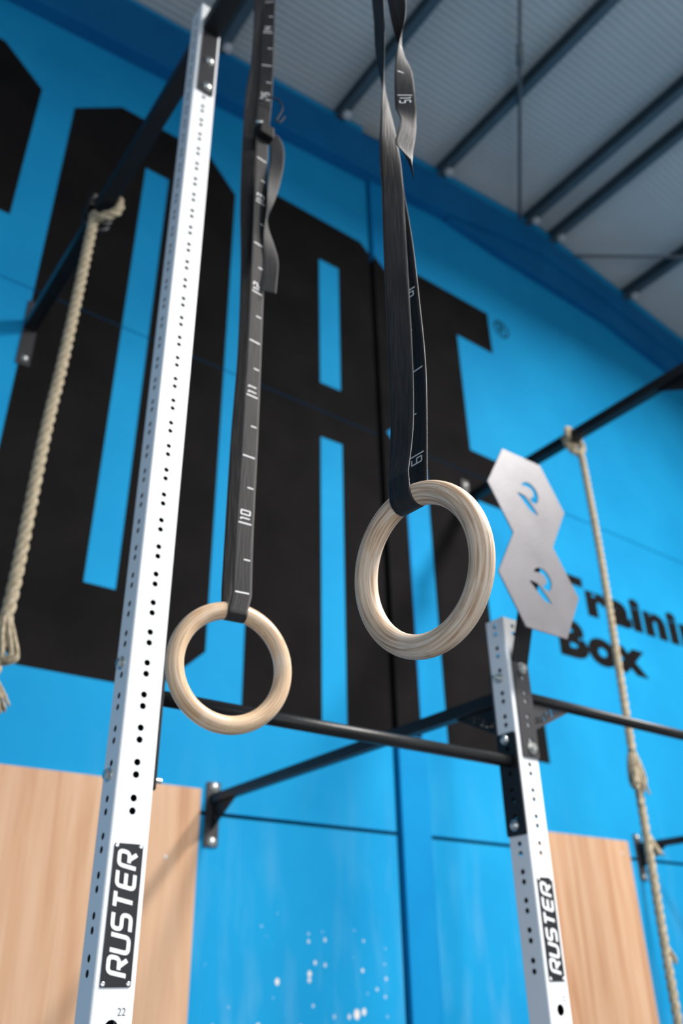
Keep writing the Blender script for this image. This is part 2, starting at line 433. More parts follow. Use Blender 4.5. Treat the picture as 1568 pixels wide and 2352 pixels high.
c1, c2 = circle(4.205, 4.640, .085, 32), circle(4.205, 4.640, .068, 32)
t, p = holed(c1, [c2]); rg.plate(t, p, XZ, WY-.0015, WY+.0005)
for P in [[[(4.180, 4.595), (4.180, 4.685), (4.222, 4.685), (4.228, 4.662), (4.222, 4.640), (4.180, 4.640)], [(4.200, 4.640), (4.230, 4.595)]]]:
    for q in P:
        sp = stroke_polys(q, .014); t, p = union_tris(sp); rg.plate(t, p, XZ, WY-.0015, WY+.0005)
rg.obj('registered_mark', 'black_paint', wall)

# column and rafters, painted a deeper blue
MB().box(COLX0, COLX1, WY-COLP, WY+.03, 0, H+ZR(2.95)-.3).obj('trim_1', 'blue_column', bevel=.004)
bpy.data.objects['trim_1']['kind'] = 'structure'
LOW = lambda x: 5.135 + .1475*x             # lower edge of the left rafter
RP = .10
def rafter(name, poly, prou, back=.03):
    mb = MB(); t, p = stencil([poly], lambda c: pip(c, poly)); mb.plate(t, p, XZ, WY-prou, WY+back)
    o = mb.obj(name, 'blue_steel', bevel=.006); o['kind'] = 'structure'
YSC = (WY-RP)/WY                            # the edges were read off on the wall face; the rafters stand in front of it
def rs(P): return [(x*YSC, z*YSC) for x, z in P]
ztop = .03
left = rs([(-5, ZR(-5)-.42), (3.77, 5.70), (4.50, 5.887), (4.95, 5.958), (4.95, ZR(4.95)+ztop), (-5, ZR(-5)+ztop)])
left[0] = (-5, LOW(-5)); left[-1] = (-5, ZR(-5)+ztop)
rafter('trim_2', left, RP)
right = rs([(4.95, 5.958), (5.927, 5.891), (6.76, 5.77), (8.95, 5.464), (8.95, ZR(8.95)+ztop), (4.95, ZR(4.95)+ztop)])
rafter('trim_3', right, RP)
rafter('trim_4', rs([(3.77, 5.69), (4.37, 5.652), (5.86, 5.645), (6.10, 5.60), (6.77, 5.50), (8.95, 5.195), (8.95, 5.47), (6.76, 5.775), (5.927, 5.893), (4.95, 5.962), (4.50, 5.890)]), RP-.03)

# roof sheets with fine ribs running down the slope, purlins underneath
def roof(name, xa, xb):
    mb = MB(); pit = .05; n = int((WY-YF)/pit*4); rows = []
    for i in range(n+1):
        y = YF + (WY+.1-YF)*i/n; d = (0, .5, 1, .5)[i % 4]*.004
        rows += [(xa, y, H+ZR(xa)+.135+d), (xb, y, H+ZR(xb)+.135+d)]
    mb.add(rows, [(2*i, 2*i+1, 2*i+3, 2*i+2) for i in range(n)])
    o = mb.obj(name, 'roof_sheet', fix=False)
    if name == 'ceiling': o['kind'] = 'structure'
    return o
ceil = roof('ceiling', XL, RIDGE); tag(ceil, 'grey ribbed metal roof underside', None)
ceil2 = roof('ceiling', RIDGE, XR); ceil2['kind'] = 'structure'
ceil2['label'] = 'grey ribbed metal roof underside beyond the ridge'
for x in (-3.9, -2.8, -1.7, -.62, .46, 1.53, 2.58, 3.665, 4.775, 5.125, 6.20, 7.30, 8.4):
    z = ZR(x)+.002
    par = ceil if x < RIDGE else ceil2
    # a C section: web and two flanges
    mb = MB(); s = 1
    mb.box(x+.027, x+.033, YF, WY, H+z, H+z+.125); mb.box(x-.03, x+.027, YF, WY, H+z, H+z+.005); mb.box(x-.03, x+.027, YF, WY, H+z+.12, H+z+.125)
    mb.box(x-.03, x-.025, YF, WY, H+z+.005, H+z+.025)
    mb.obj('purlin', 'purlin_steel', par)
    if 0 < x < 8:
        cl = MB(); cl.box(x-.01, x+.05, WY-RP-.03, WY-RP+.01, H+z-.035, H+z+.012); cl.lathe((x+.02, WY-RP-.03, H+z-.012), (0, -1, 0), [(.016, 0), (.016, .012), (0, .014)], 8)
        cl.obj('purlin_clip', 'galvanised', par)
# side and front walls of the hall
lw = rect(YF, WY+.12, -H, ZR(XL)+.2)
t, p = holed(lw, [rect(-2.0, 1.6, -1.1, 1.5)]); mb = MB(); mb.plate(t, p, YZ, XL-.15, XL); mb.obj('wall_left', 'cream_wall')['kind'] = 'structure'
mb = MB(); mb.box(XR, XR+.15, YF, WY+.12, 0, H+ZR(XR)+.2); mb.obj('wall_right', 'cream_wall')['kind'] = 'structure'
# the left wall's opening above is added for the side fill light
fr = [(XL, -H), (XR, -H), (XR, ZR(XR)+.2), (RIDGE, ZR(RIDGE)+.2), (XL, ZR(XL)+.2)]
dh = rect(-3.0, 1.8, -H+.02, 1.5)
t, p = holed(fr, [dh]); mb = MB(); mb.plate(t, p, XZ, YF-.12, YF); mb.obj('wall_front', 'cream_wall')['kind'] = 'structure'

# thin roof bracing rods
def rod(a, b, label, node=None):
    t = empty('tie_rod', (a[0], a[1], H+a[2]), label, 'rod', 'roof bracing rods')
    MB().tube([(a[0], a[1], H+a[2]), (b[0], b[1], H+b[2])], .014, 8).obj('rod', 'rod_steel', t)
    if node is not None:
        p = Vector(a).lerp(Vector(b), node); d = (Vector(b)-Vector(a)).normalized(); p.z += H
        MB().tube([p-d*.09, p-d*.08, p+d*.08, p+d*.09], [.014, .027, .027, .014], 8).obj('turnbuckle', 'rod_steel', t)
    return t
a, b = Vector((4.645, 3.328, 6.161)), Vector((3.379, 2.17, 5.999)); e = a+(b-a)*2.6
rod(tuple(a-(a-b)*.0), tuple(e), 'thin steel bracing rod with a turnbuckle on the near roof slope', .384)
a, b = Vector((5.388, 3.317, 6.144)), Vector((6.161, 2.664, 6.045)); e = a+(b-a)*3
rod(tuple(a), tuple(e), 'thin steel bracing rod crossing the roof slope beyond the ridge')

# ------------------------------------------------------------------ wood boards on the wall
def wood_board(x0, x1, z0, z1, label, screws):
    t = empty('wall_board', ((x0+x1)/2, WY, H+z0), label, 'board', 'wooden boards on the blue wall')
    MB().box(x0, x1, WY-.018, WY, H+z0, H+z1).obj('board', 'wood_board', t, bevel=.0015)
    for x, z in screws:
        MB().lathe((x, WY-.018, H+z), (0, -1, 0), [(.0075, 0), (.0075, .0012), (.004, .002), (0, .0012)], 12).obj('screw', 'galvanised', t)
wood_board(.45, 1.753, -.75, .773, 'pale wooden board on the blue wall behind the tall white post', [(1.61, .49), (.55, .70)])
wood_board(3.78, 4.668, -.75, .773, 'pale wooden board on the blue wall behind the short white post', [(4.6, .70), (3.85, .70)])

# ------------------------------------------------------------------ rig posts
PW, PD = .078, .071
PER, PAIR, Z0H = .0676, .0237, .308
def make_post(xc, ztop, label, front_from, cut_front, plate=True):
    x0, x1, y0, y1 = xc-PW/2, xc+PW/2, 1.58, 1.58+PD
    root = empty('rig_post', (xc, y0+PD/2, 0), label, 'post', 'white perforated rig posts')
    zb = -H; r = .005; tk = .003
    zs = []
    k = -4
    while Z0H+k*PER+PAIR < ztop-.015:
        zs += [(k, Z0H+k*PER), (k, Z0H+k*PER+PAIR)]; k += 1
    mb = MB()
    big = [-.0445-.1*i for i in range(12)]
    def side(c0, c1, mp, d0, d1, lo, c):
        out = rect(c0, c1, zb, ztop)
        holes = [circle(c, z, .0068, 12) for kk, z in zs if kk >= lo]
        if lo >= 0: holes += [circle(c, z, .0125, 20) for z in big]
        # split in chunks so that the triangulation stays quick
        lim = [zb, -.2, .0, .29]+[.29+.338*i for i in range(1, 9)]
        lim = [z for z in lim if z < ztop-.02]+[ztop]
        for za, zc in zip(lim, lim[1:]):
            hs = [h for h in holes if za < h[0][1] < zc]
            t, p = holed(rect(c0, c1, za, zc), hs); mb.plate(t, p, mp, d0, d1, 1)
    side(x0+r, x1-r, XZ, y0, y0+tk, 0, xc); side(x0+r, x1-r, XZ, y1, y1-tk, 0, xc)
    yc = y0+PD/2-.0015
    side(y0+r, y1-r, YZ, x0, x0+tk, -4, yc); side(y0+r, y1-r, YZ, x1, x1-tk, -4, yc)
    for cx, cy, a in ((x0+r, y0+r, PI), (x1-r, y0+r, 1.5*PI), (x1-r, y1-r, 0), (x0+r, y1-r, PI/2)):
        arc = [(cx+r*math.cos(a+PI/2*i/5), cy+r*math.sin(a+PI/2*i/5)) for i in range(6)]
        arc += [(cx+(r-tk)*math.cos(a+PI/2*i/5), cy+(r-tk)*math.sin(a+PI/2*i/5)) for i in range(5, -1, -1)]
        V = [(x, y, H+z) for z in (zb, ztop) for x, y in arc]
        mb.add(V, [(i, (i+1) % 12, 12+(i+1) % 12, 12+i) for i in range(12)], False)
    mb.obj('tube', 'white_coat', root, m2='inside_dark')
    if plate:
        pl = MB(); t, p = stencil([rrect(xc-.0285, xc+.0285, .0155, .2495, .003)], lambda c: True); pl.plate(t, p, XZ, y0-.0015, y0)
        po = pl.obj('nameplate', 'label_black', root)
        wp = word_polys('RUSTER', .0318, .0415, .0034, .0072, .20, .24)
        t, p = union_tris(wp); lt = MB()
        lt.plate(t, p, lambda a, b, d: (xc+.0205-b, d, H+.0285+a*.985), y0-.0021, y0-.0014)
        lt.obj('lettering', 'label_white', po)
        for sx in (-.0235, .0235):
            for sz in (.0210, .2455):
                MB().lathe((xc+sx, y0-.0015, H+sz), (0, -1, 0), [(.0042, 0), (.0042, .0008), (.003, .0018), (.0012, .0018), (.0010, .0008), (0, .0008)], 14).obj('rivet', 'rivet', po)
        text_mesh('22', 'hole_number', 'ink', root, .017, lambda a, b: (xc+.0085+a, y0-.0003, H-.0268+b), .95)
    return root
post_a = make_post(.683, 2.954, 'very tall white perforated rig post with a black nameplate, carrying the overhead beam', 0, 0)
post_b = make_post(1.823, .962, 'shorter white perforated rig post below the grey double hexagon target', 0, 0)
post_c = make_post(3.595, 2.954, 'tall white perforated rig post at the far end of the pull-up bars', 0, 0)
def copy_tree(o, parent=None):
    c = o.copy(); COL.objects.link(c); c.parent = parent
    for ch in o.children: copy_tree(ch, c)
    return c

# ------------------------------------------------------------------ overhead beams
BZ0, BZ1 = 2.803, 2.861
def beam(xc, ya, yb, label, plates, group='black overhead beams'):
    x0, x1 = xc-.030, xc+.030
    t = empty('overhead_beam', (xc, (ya+yb)/2, H+BZ0), label, 'beam', group)
    MB().box(x0, x1, ya, yb, H+BZ0, H+BZ1).obj('tube', 'black_steel', t, bevel=.004)
    for y, side, za, zb, bz, hw in plates:
        # side -1: plate lies at y and extends towards the camera; bolts point that way
        pl = MB(); tr, p = stencil([rrect(xc-hw, xc+hw, za, zb, .006)], lambda c: True)
        pl.plate(tr, p, XZ, y, y+.006*side); po = pl.obj('end_plate', 'satin_black', t)
        for z in bz: bolt(po, (xc+.004, y+min(0, .006*side) if side < 0 else y+.006, H+z), (0, side, 0), .0115, 'dome')
    return t
beam(.684, 1.58+PD+.006, WY-.006, 'black square beam running from the tall white post back to the blue wall, with a climbing rope tied on',
     [(WY, -1, 2.595, 2.985, (2.635, 2.948), .032), (1.58+PD, 1, 2.49, 2.88, (2.524, 2.657), .027)])
beam(.684, -1.6, 1.574, 'black square beam reaching forward from the tall white post, holding the ring straps',
     [(1.58, -1, 2.492, 2.88, (2.524, 2.657), .027)])
rb = beam(3.592, 1.58+PD+.006, WY-.006, 'black square beam beyond the hexagon target, with a climbing rope tied on',
     [(WY, -1, 2.595, 2.985, (2.635, 2.948), .032), (1.58+PD, 1, 2.49, 2.88, (2.524, 2.657), .027)])
g = [(1.66, BZ0), (1.90, BZ0), (1.66, BZ0-.13)]
tr, p = stencil([g], lambda c: True); MB().plate(tr, p, YZ, 3.587, 3.593).obj('gusset', 'black_steel', rb)

# ------------------------------------------------------------------ pull-up bars
def gusset_text(pa, pb, pc, scale=1.0):
    """triangle with the maker's name cut through it along the sloping edge pb-pc"""
    b, c = Vector(pb), Vector(pc); d = (c-b); ln = d.length; d.normalize(); n = Vector((-d.y, d.x))
    if n.dot(Vector(pa)-b) < 0: n = -n
    wp = word_polys('RUSTER', .0175*scale, .020*scale, .0035*scale, .0042*scale, .18, .15)
    mx = max(q[0] for P in wp for q in P); off = (ln-mx)/2
    mirror = d.cross(n) < 0 if False else (d.x*n.y-d.y*n.x) < 0
    holes = [[tuple(b + d*(off+(mx-x if mirror else x)) + n*(.010*scale+y)) for x, y in P] for P in wp]
    tri = [pa, pb, pc]
    return stencil([tri]+holes, lambda q: pip(q, tri) and not any(pip(q, h) for h in holes))
def pull_bar(xa, xb, z, r, zp0, zp1, bz, label, yb=1.615, stud=True, gus=None, holes_at=None):
    t = empty('pull_up_bar', ((xa+xb)/2, yb, H+z), label, 'bar', 'black round pull-up bars')
    MB().tube([(xa+.004, yb, H+z), (xb-.004, yb, H+z)], r, 24).obj('bar', 'black_steel', t)
    for x, s in ((xa, 1), (xb, -1)):
        hz = [zz for k in range(-2, 12) for zz in (Z0H+k*PER, Z0H+k*PER+PAIR) if zp0+.015 < zz < zp1-.015 and abs(zz-z) > r+.008 and all(abs(zz-q) > .012 for q in bz)]
        out = rrect(1.582, 1.582+PD-.003, zp0, zp1, .006)
        tr, p = holed(out, [circle(1.58+PD/2-.0015, zz, .0068, 12) for zz in hz])
        po = MB().plate(tr, p, YZ, x, x+.006*s).obj('end_plate', 'black_steel', t)
        for q in bz:
            bolt(po, (x+.006*s, 1.58+PD/2+.003, H+q), (s, 0, 0), .0105, 'stud' if s > 0 else 'dome')
            if x == xa and xa < 1: bolt(post_a, (x-s*PW, 1.58+PD/2+.003, H+q), (-s, 0, 0), .0105, 'hex')
    if gus:
        for pa, pb, pc in gus:
            tr, p = gusset_text(pa, pb, pc); MB().plate(tr, p, XZ, yb-.003, yb+.003).obj('gusset', 'satin_black', t)
    return t
pull_bar(.722, 1.784, .545, .0165, .352, .622, (.378, .605), 'black round pull-up bar between the two white posts, behind the smaller wooden ring')
pull_bar(1.862, 3.556, .742, .0165, .60, .86, (.628, .838), 'black round pull-up bar leaving the short post towards the climbing rope',
         gus=[((1.868, .728), (1.868, .632), (2.07, .728))])

# ------------------------------------------------------------------ struts to the wall
def strut(xc, z, label, ypost):
    t = empty('wall_strut', (xc, WY, H+z), label, 'strut', 'black struts bracing the rig against the wall')
    MB().box(xc-.018, xc+.018, ypost+.006, WY-.008, H+z-.019, H+z+.019).obj('tube', 'black_steel', t, bevel=.003)
    tr, p = stencil([rrect(xc-.033, xc+.033, z-.192, z+.072, .005)], lambda c: True)
    po = MB().plate(tr, p, XZ, WY-.008, WY).obj('wall_plate', 'satin_black', t)
    for q in (z+.052, z-.172): bolt(po, (xc+.004, WY-.008, H+q), (0, -1, 0), .0135, 'dome')
    tr, p = stencil([rrect(xc-.033, xc+.033, z-.192, z+.072, .005)], lambda c: True)
    po = MB().plate(tr, p, XZ, ypost, ypost+.006).obj('end_plate', 'satin_black', t)
    for q in (z+.052, z-.172): bolt(po, (xc, ypost+.006, H+q), (0, 1, 0), .0105, 'hex')
    tr, p = gusset_text((ypost+.006, z-.019), (ypost+.006, z-.112), (ypost+.19, z-.019)); MB().plate(tr, p, YZ, xc-.003, xc+.003).obj('gusset', 'black_steel', t)
    tr, p = gusset_text((WY-.008, z-.019), (WY-.008, z-.125), (WY-.20, z-.019)); MB().plate(tr, p, YZ, xc-.003, xc+.003).obj('gusset', 'black_steel', t)
strut(1.818, .737, 'black strut from the short post to a bolted bracket beside the wooden board', 1.58+PD)
strut(4.785, .752, 'black strut to a wall bracket behind the knotted climbing rope', 1.58+PD)
pd = make_post(4.79, .962, 'white perforated rig post at the end of the row', 0, 0, plate=False)

# ------------------------------------------------------------------ hexagon target
hx = empty('wall_ball_target', (1.8195, 1.455, H+.88), 'grey metal target of two joined hexagons with cut-out emblems above the short post', 'target')
s = .1715; hh = s*math.sqrt(3)/2; cx, cz = 1.8195, 1.173
outl = [(-s/2, 2*hh), (s/2, 2*hh), (s, hh), (s/2, 0), (s, -hh), (s/2, -2*hh), (-s/2, -2*hh), (-s, -hh), (-s/2, 0), (-s, hh)]
outl = [(cx+a, cz+b) for a, b in outl]
arc = [(-.0209, .0377), (-.0128, .0496), (.0028, .0576), (.0212, .0589), (.038, .051), (.0497, .0371), (.0544, .0192), (.0472, -.001), (.0338, -.0134), (.0204, -.0099),
       (.008, -.0013), (.0233, .0055), (.0314, .0163), (.0307, .0273), (.0233, .0378), (.0098, .0412), (-.0064, .0404)]
sl = [(-.0466, .0031), (-.0324, .0058), (-.0093, .0025), (.0079, -.0124), (.0263, -.0318), (.0409, -.0501), (.0246, -.0513), (.0059, -.0447), (-.0112, -.0299), (-.0279, -.0133)]
holes = [[(cx+a, cz+oz+b) for a, b in P] for oz in (hh, -hh) for P in (arc, sl)]
tr, p = holed(outl, holes); MB().plate(tr, p, XZ, 1.452, 1.456).obj('target_plate', 'plate_grey', hx)
br = MB(); bx0, bx1 = 1.7985, 1.8635
out = rrect(bx0, bx1, .553, .826, .006)
bz = (.810, .580)
hz = [zz for k in range(0, 10) for zz in (Z0H+k*PER, Z0H+k*PER+PAIR) if .57 < zz < .80]
xc = (bx0+bx1)/2+.004
tr, p = holed(out, [circle(xc, zz, .0068, 12) for zz in hz if abs(zz-.81) > .012 and abs(zz-.58) > .012])
bo = br.plate(tr, p, XZ, 1.575, 1.580).obj('mounting_bracket', 'satin_black', hx)
prof = [(1.575, .824), (1.470, 1.125), (1.4565, 1.145), (1.4565, 1.245), (1.4615, 1.245), (1.4615, 1.147), (1.475, 1.127), (1.580, .826)]
br2 = MB(); n = len(prof)
br2.add([(x, y, H+z) for x in (bx0, bx1) for y, z in prof], [tuple(range(n))[::-1], tuple(range(n, 2*n))]+[(i, (i+1) % n, n+(i+1) % n, n+i) for i in range(n)])
br2.obj('bent_arm', 'black_steel', hx)
for q in bz: bolt(bo, (xc, 1.575, H+q), (0, -1, 0), .012, 'hex')
bolt(bo, (1.784, 1.618, H+.782), (-1, 0, 0), .0105, 'stud')

# ------------------------------------------------------------------ rings and straps
def ring_frame(yaw, tilt):
    a = Vector((math.cos(yaw), math.sin(yaw), 0)); n0 = Vector((-math.sin(yaw), math.cos(yaw), 0))
    b = Vector((0, 0, 1))*math.cos(tilt)+n0*math.sin(tilt); return a, b, a.cross(b)
RM, RR = .1014, .0161
def ring(c, yaw, tilt, m, label, spin=0):
    a, b, n = ring_frame(yaw, tilt); c = Vector(c)+Vector((0, 0, H))
    mb = MB(); U, W = 160, 40; V = []
    for i in range(U):
        th = 2*PI*i/U; rad = a*math.cos(th)+b*math.sin(th)
        for j in range(W):
            ph = 2*PI*j/W; V.append(c+rad*(RM+RR*math.cos(ph))+n*(RR*math.sin(ph)))
    mb.add(V, [(i*W+j, ((i+1) % U)*W+j, ((i+1) % U)*W+(j+1) % W, i*W+(j+1) % W) for i in range(U) for j in range(W)], True)
    # uv: signed so that the seams fall on the far side
    for i in range(U):
        for j in range(W): mb.uv[i*W+j] = (abs(i/U-.5)*2*2+spin, abs(((j/W+.25) % 1)-.5)*2+spin)
    base = empty('gymnastic_ring', c, label, 'ring', 'wooden gymnastic rings')
    mb.obj('hoop', m, base)
    return base, a, b, n, c
def catmull(P, m=10):
    P = [P[0]]+list(P)+[P[-1]]; out = []
    for p0, p1, p2, p3 in zip(P, P[1:], P[2:], P[3:]):
        for i in range(m):
            t = i/m
            out.append([.5*((2*b)+(-a+c)*t+(2*a-5*b+4*c-d)*t*t+(-a+3*b-3*c+d)*t**3) for a, b, c, d in zip(p0, p1, p2, p3)])
    out.append(list(P[-1])); return out
SW = .038
class Ribbon:
    """a strap as rows (centre, width direction) with arc length"""
    def __init__(s, rows):
        s.rows = rows; s.s = [0]
        for (p, _), (q, _) in zip(rows, rows[1:]): s.s.append(s.s[-1]+(q-p).length)
    def at(s, d, t, off=0):
        import bisect
        i = max(0, min(len(s.s)-2, bisect.bisect_right(s.s, d)-1)); k = (d-s.s[i])/max(1e-9, s.s[i+1]-s.s[i])
        p = s.rows[i][0].lerp(s.rows[i+1][0], k); w = s.rows[i][1].lerp(s.rows[i+1][1], k).normalized()
        tg = (s.rows[i+1][0]-s.rows[i][0]).normalized(); return p+w*t+w.cross(tg).normalized()*off
    def s_at_z(s, z, a=0, b=None):
        b = b if b is not None else len(s.rows)-1
        for i in range(a, b):
            z0, z1 = s.rows[i][0].z-H, s.rows[i+1][0].z-H
            if (z0-z)*(z1-z) <= 0: return s.s[i]+(s.s[i+1]-s.s[i])*((z-z0)/(z1-z0) if z1 != z0 else 0)
        return None
    def mesh(s, name, parent, m='webbing', cols=8, pucker=.0):
        mb = MB(); V = []
        for (p, wd), d in zip(s.rows, s.s):
            i = s.s.index(d); q = s.rows[min(i+1, len(s.rows)-1)][0]-s.rows[max(i-1, 0)][0]
            nrm = wd.cross(q).normalized()
            for k in range(cols+1):
                t = (k/cols-.5)*SW; V.append(p+wd*t); mb.uv[len(V)-1] = (k/cols*SW, d)
        c = cols+1
        mb.add(V, [(i*c+k, i*c+k+1, (i+1)*c+k+1, (i+1)*c+k) for i in range(len(s.rows)-1) for k in range(cols)], True)
        o = mb.obj(name, m, parent, fix=False)
        so = o.modifiers.new('thick', 'SOLIDIFY'); so.thickness = .0016; so.offset = 0
        return o
def ydir(deg, tilt=0):
    a = math.radians(deg); return Vector((math.cos(a), math.sin(a), tilt)).normalized()
def rows_from(tab, m=10):
    """tab rows: x, y, z, yaw of the width direction in degrees"""
    return [(Vector((x, y, H+z)), ydir(w)) for x, y, z, w in catmull(tab, m)]
def wrap_rows(c, a, b, n, n_seg=14):
    """under the ring bar at the top of the ring, from the far side (+n) round below to the near side (-n)"""
    top = c+b*RM; rr = RR+.0016; R = []
    for i in range(n_seg+1):
        ph = PI*i/n_seg; R.append((top+n*(rr*math.cos(ph))-b*(rr*math.sin(ph)), a.copy()))
    return R
def marks(rib, items, parent, face, name='woven_mark'):
    """items: (arc length, kind, number); bars across the strap and small figures; face +1/-1 side"""
    def put(polys):
        mb = MB(); tr, p = union_tris(polys) if len(polys) > 1 else stencil(polys, lambda c: True)
        pts = [rib.at(d, t, face*.0012) for t, d in p]; mb.add(pts, tr); mb.obj(name, 'thread_white', parent, fix=False)
    for d, kind, num, dr, sg in items:
        if d is None: continue
        # dr: +1 the figures follow towards larger arc length; sg: which edge is their left
        if kind == 'short': put([rect(-.0005*0 + (.001 if sg > 0 else -.014), .014 if sg > 0 else -.001, d-.0012, d+.0012)]); continue
        put([rect(-.0135, .0135, d-.0013, d+.0013)])
        if num:
            for i in range(len(num)):
                wp = word_polys(num[i], .0115, .0215, .0022, .0024, 0, .12)
                put([[(-sg*(y-.0108), d+dr*(.0045+x+.0137*i)) for x, y in P] for P in wp])

# --- near ring (greyed wood), hanging from the forward beam at y = .73
c1 = (.6779, .7293, .4769); y1, t1 = -1.4837, -.1256
ringA, a, b, n, cw = ring(c1, y1, t1, 'ring_wood_grey', 'wooden ring with greyish worn grain hanging from the twisted black strap')
st = empty('ring_strap', (cw+b*RM), 'black webbing strap with a twisted tail, holding the ring with grey worn grain', 'strap', 'black ring straps')
n = -n; top = cw+b*RM; rr = RR+.0016
pf = top+n*rr; pn = top-n*rr
deg = math.degrees(y1)
far = [(.716, .730, 2.80, 90), (.706, .735, 2.30, 88), (.683, .742, 1.72, 80), (.684, .742, 1.55, 60), (.686, .742, 1.42, 22), (.686, .742, 1.32, -12), (.6875, .740, 1.21, -45), (.6945, .735, 1.08, -68), (.6985, .732, .95, -80), (.7000, .731, .80, -85), (pf.x+.001, pf.y, pf.z-H+.03, deg)]
near = [(pn.x-.0005, pn.y, pn.z-H+.03, deg), (.664, .731, .70, -72), (.669, .730, .842, -55), (.6735, .730, 1.066, -42), (.677, .730, 1.217, -32), (.677, .730, 1.356, 4), (.6755, .730, 1.496, 46), (.674, .730, 1.618, 72), (.673, .730, 1.768, 84), (.664, .730, 2.2, 90), (.652, .730, 2.80, 90)]
over = [(.660, .730, 2.866, 90), (.684, .730, 2.868, 90), (.708, .730, 2.866, 90)]
R1 = rows_from(far); R3 = rows_from(near+over, 8)
rib = Ribbon(R1+wrap_rows(cw, a, b, n)+R3)
wb_ = rib.mesh('webbing', st)
nf = len(R1)
items = []
for z, k, nu in ((.6568, 'long', '9'), (.7330, 'short', None), (.8150, 'long', None), (.8960, 'short', None), (.9769, 'long', '8'), (1.05, 'short', None), (1.1219, 'short', None)):
    items.append((rib.s_at_z(z, 0, nf), k, nu, 1, -1))
marks(rib, items, wb_, -1)
def on_ray(x, y, z, k, yaw): return (x*k, y*k, z*k, yaw)
tail = [(.650, .690, 2.05, 100), (.655, .668, 1.80, 105), on_ray(.727, .73, 1.825, .93, 108), on_ray(.7295, .73, 1.745, .955, 88), on_ray(.7295, .73, 1.671, .985, 47), on_ray(.730, .73, 1.625, .980, 14), on_ray(.729, .73, 1.579, .972, -12),
        on_ray(.7255, .73, 1.479, .955, -38), on_ray(.7265, .73, 1.440, .95, -12), on_ray(.728, .73, 1.41, .945, 4), on_ray(.720, .73, 1.372, .930, 0), on_ray(.713, .73, 1.336, .918, 2), on_ray(.7175, .73, 1.309, .918, 24), on_ray(.729, .73, 1.290, .92, 42)]
rt_ = Ribbon(rows_from(tail)); to = rt_.mesh('tail', st)
marks(rt_, [(rt_.s_at_z(1.620), 'long', None, 1, -1), (rt_.s_at_z(1.525), 'short', None, 1, -1), (rt_.s_at_z(1.437), 'long', '15', 1, -1)], to, -1)
bk = MB(); bk.box(.632, .672, .672, .712, H+2.03, H+2.08).obj('buckle', 'satin_black', st, bevel=.004)

# --- farther ring (warm varnished wood), hanging at y = 1.25
c2 = (.697, 1.2535, .501); y2, t2 = -.1338, -.0741
ringB, a, b, n, cw = ring(c2, y2, t2, 'ring_wood_warm', 'warm varnished wooden ring hanging under a strap marked with white numbers', .37)
wp = word_polys('RUSTER', .0135, .011, .0032, .0018, .15, .2)
tr, p = union_tris(wp); mx = max(q[0] for q in p); eng = MB()
def on_torus(x, y):
    th = -PI/2+.28+(x-mx/2)/(RM+RR); ph = 1.0+(y-.0055)/RR
    rad = a*math.cos(th)+b*math.sin(th); return cw+rad*(RM+(RR+.00015)*math.cos(ph))+n*((RR+.00015)*math.sin(ph))
eng.add([on_torus(*q) for q in p], tr)
eng.obj('engraved_name', 'ring_engraving', ringB, fix=False)
st2 = empty('ring_strap', (cw+b*RM), 'black webbing strap with white woven numbers, buckle and loose tail, holding the warm varnished ring', 'strap', 'black ring straps')
n = -n; top = cw+b*RM; pf = top+n*rr; pn = top-n*rr; deg = math.degrees(y2)
far = [(.652, 1.262, 2.80, -90), (.672, 1.262, 2.66, -45), (.694, 1.262, 2.542, -20), (.699, 1.268, 2.28, -18), (.690, 1.272, 2.12, -12), (.6895, 1.275, 1.942, -8), (.6935, 1.275, 1.698, -8), (.703, 1.272, 1.481, -8), (.7065, 1.270, 1.22, -8), (.7015, 1.270, .985, -8), (.697, pf.y+.001, pf.z-H+.05, deg)]
near = [(.7000, pn.y+.0005, pn.z-H+.03, deg), (.7045, 1.2385, .74, -5), (.7075, 1.2415, .86, -3), (.7115, 1.245, 1.00, 0), (.714, 1.247, 1.23, 4), (.7155, 1.249, 1.493, 6), (.714, 1.249, 1.748, 6), (.7125, 1.249, 1.947, 0), (.7165, 1.249, 2.152, -24), (.7165, 1.249, 2.351, -30), (.716, 1.25, 2.566, -40), (.716, 1.25, 2.68, -70), (.716, 1.25, 2.80, -90)]
over = [(.708, 1.256, 2.866, -90), (.684, 1.258, 2.868, -90), (.660, 1.26, 2.866, -90)]
R1 = rows_from(far); W = wrap_rows(cw, a, b, n); R3 = rows_from(near+over, 8)
rib = Ribbon(R1+W+R3); wb_ = rib.mesh('webbing', st2); n0 = len(R1)+len(W)
items = []
seq = [(.634, 'long', None), (.7048, 'short', None), (.784, 'long', '10'), (.8659, 'short', None), (.940, 'long', None), (1.0173, 'short', None), (1.0942, 'long', '11'), (1.17, 'short', None),
       (1.2444, 'long', None), (1.321, 'short', None), (1.3915, 'long', '12'), (1.4725, 'short', None), (1.5456, 'long', None), (1.6173, 'short', None), (1.6887, 'long', '13'), (1.7714, 'short', None),
       (1.8473, 'long', None), (2.095, 'long', '15'), (2.17, 'short', None), (2.245, 'long', None), (2.325, 'short', None), (2.40, 'long', '14'), (2.48, 'short', None), (2.555, 'long', None)]
for z, k, nu in seq: items.append((rib.s_at_z(z, n0-1), k, nu, 1, 1))
marks(rib, items, wb_, 1)
tail = [(.716, 1.238, 1.955, 0), (.735, 1.240, 1.958, -10), (.7525, 1.242, 1.925, -15), (.7545, 1.243, 1.86, -15), (.7455, 1.246, 1.753, 22), (.737, 1.250, 1.68, 55), (.737, 1.250, 1.64, 50), (.741, 1.248, 1.582, 18), (.7475, 1.245, 1.515, -12), (.7445, 1.243, 1.456, -20), (.740, 1.240, 1.402, -20)]
rt_ = Ribbon(rows_from(tail)); to = rt_.mesh('tail', st2)
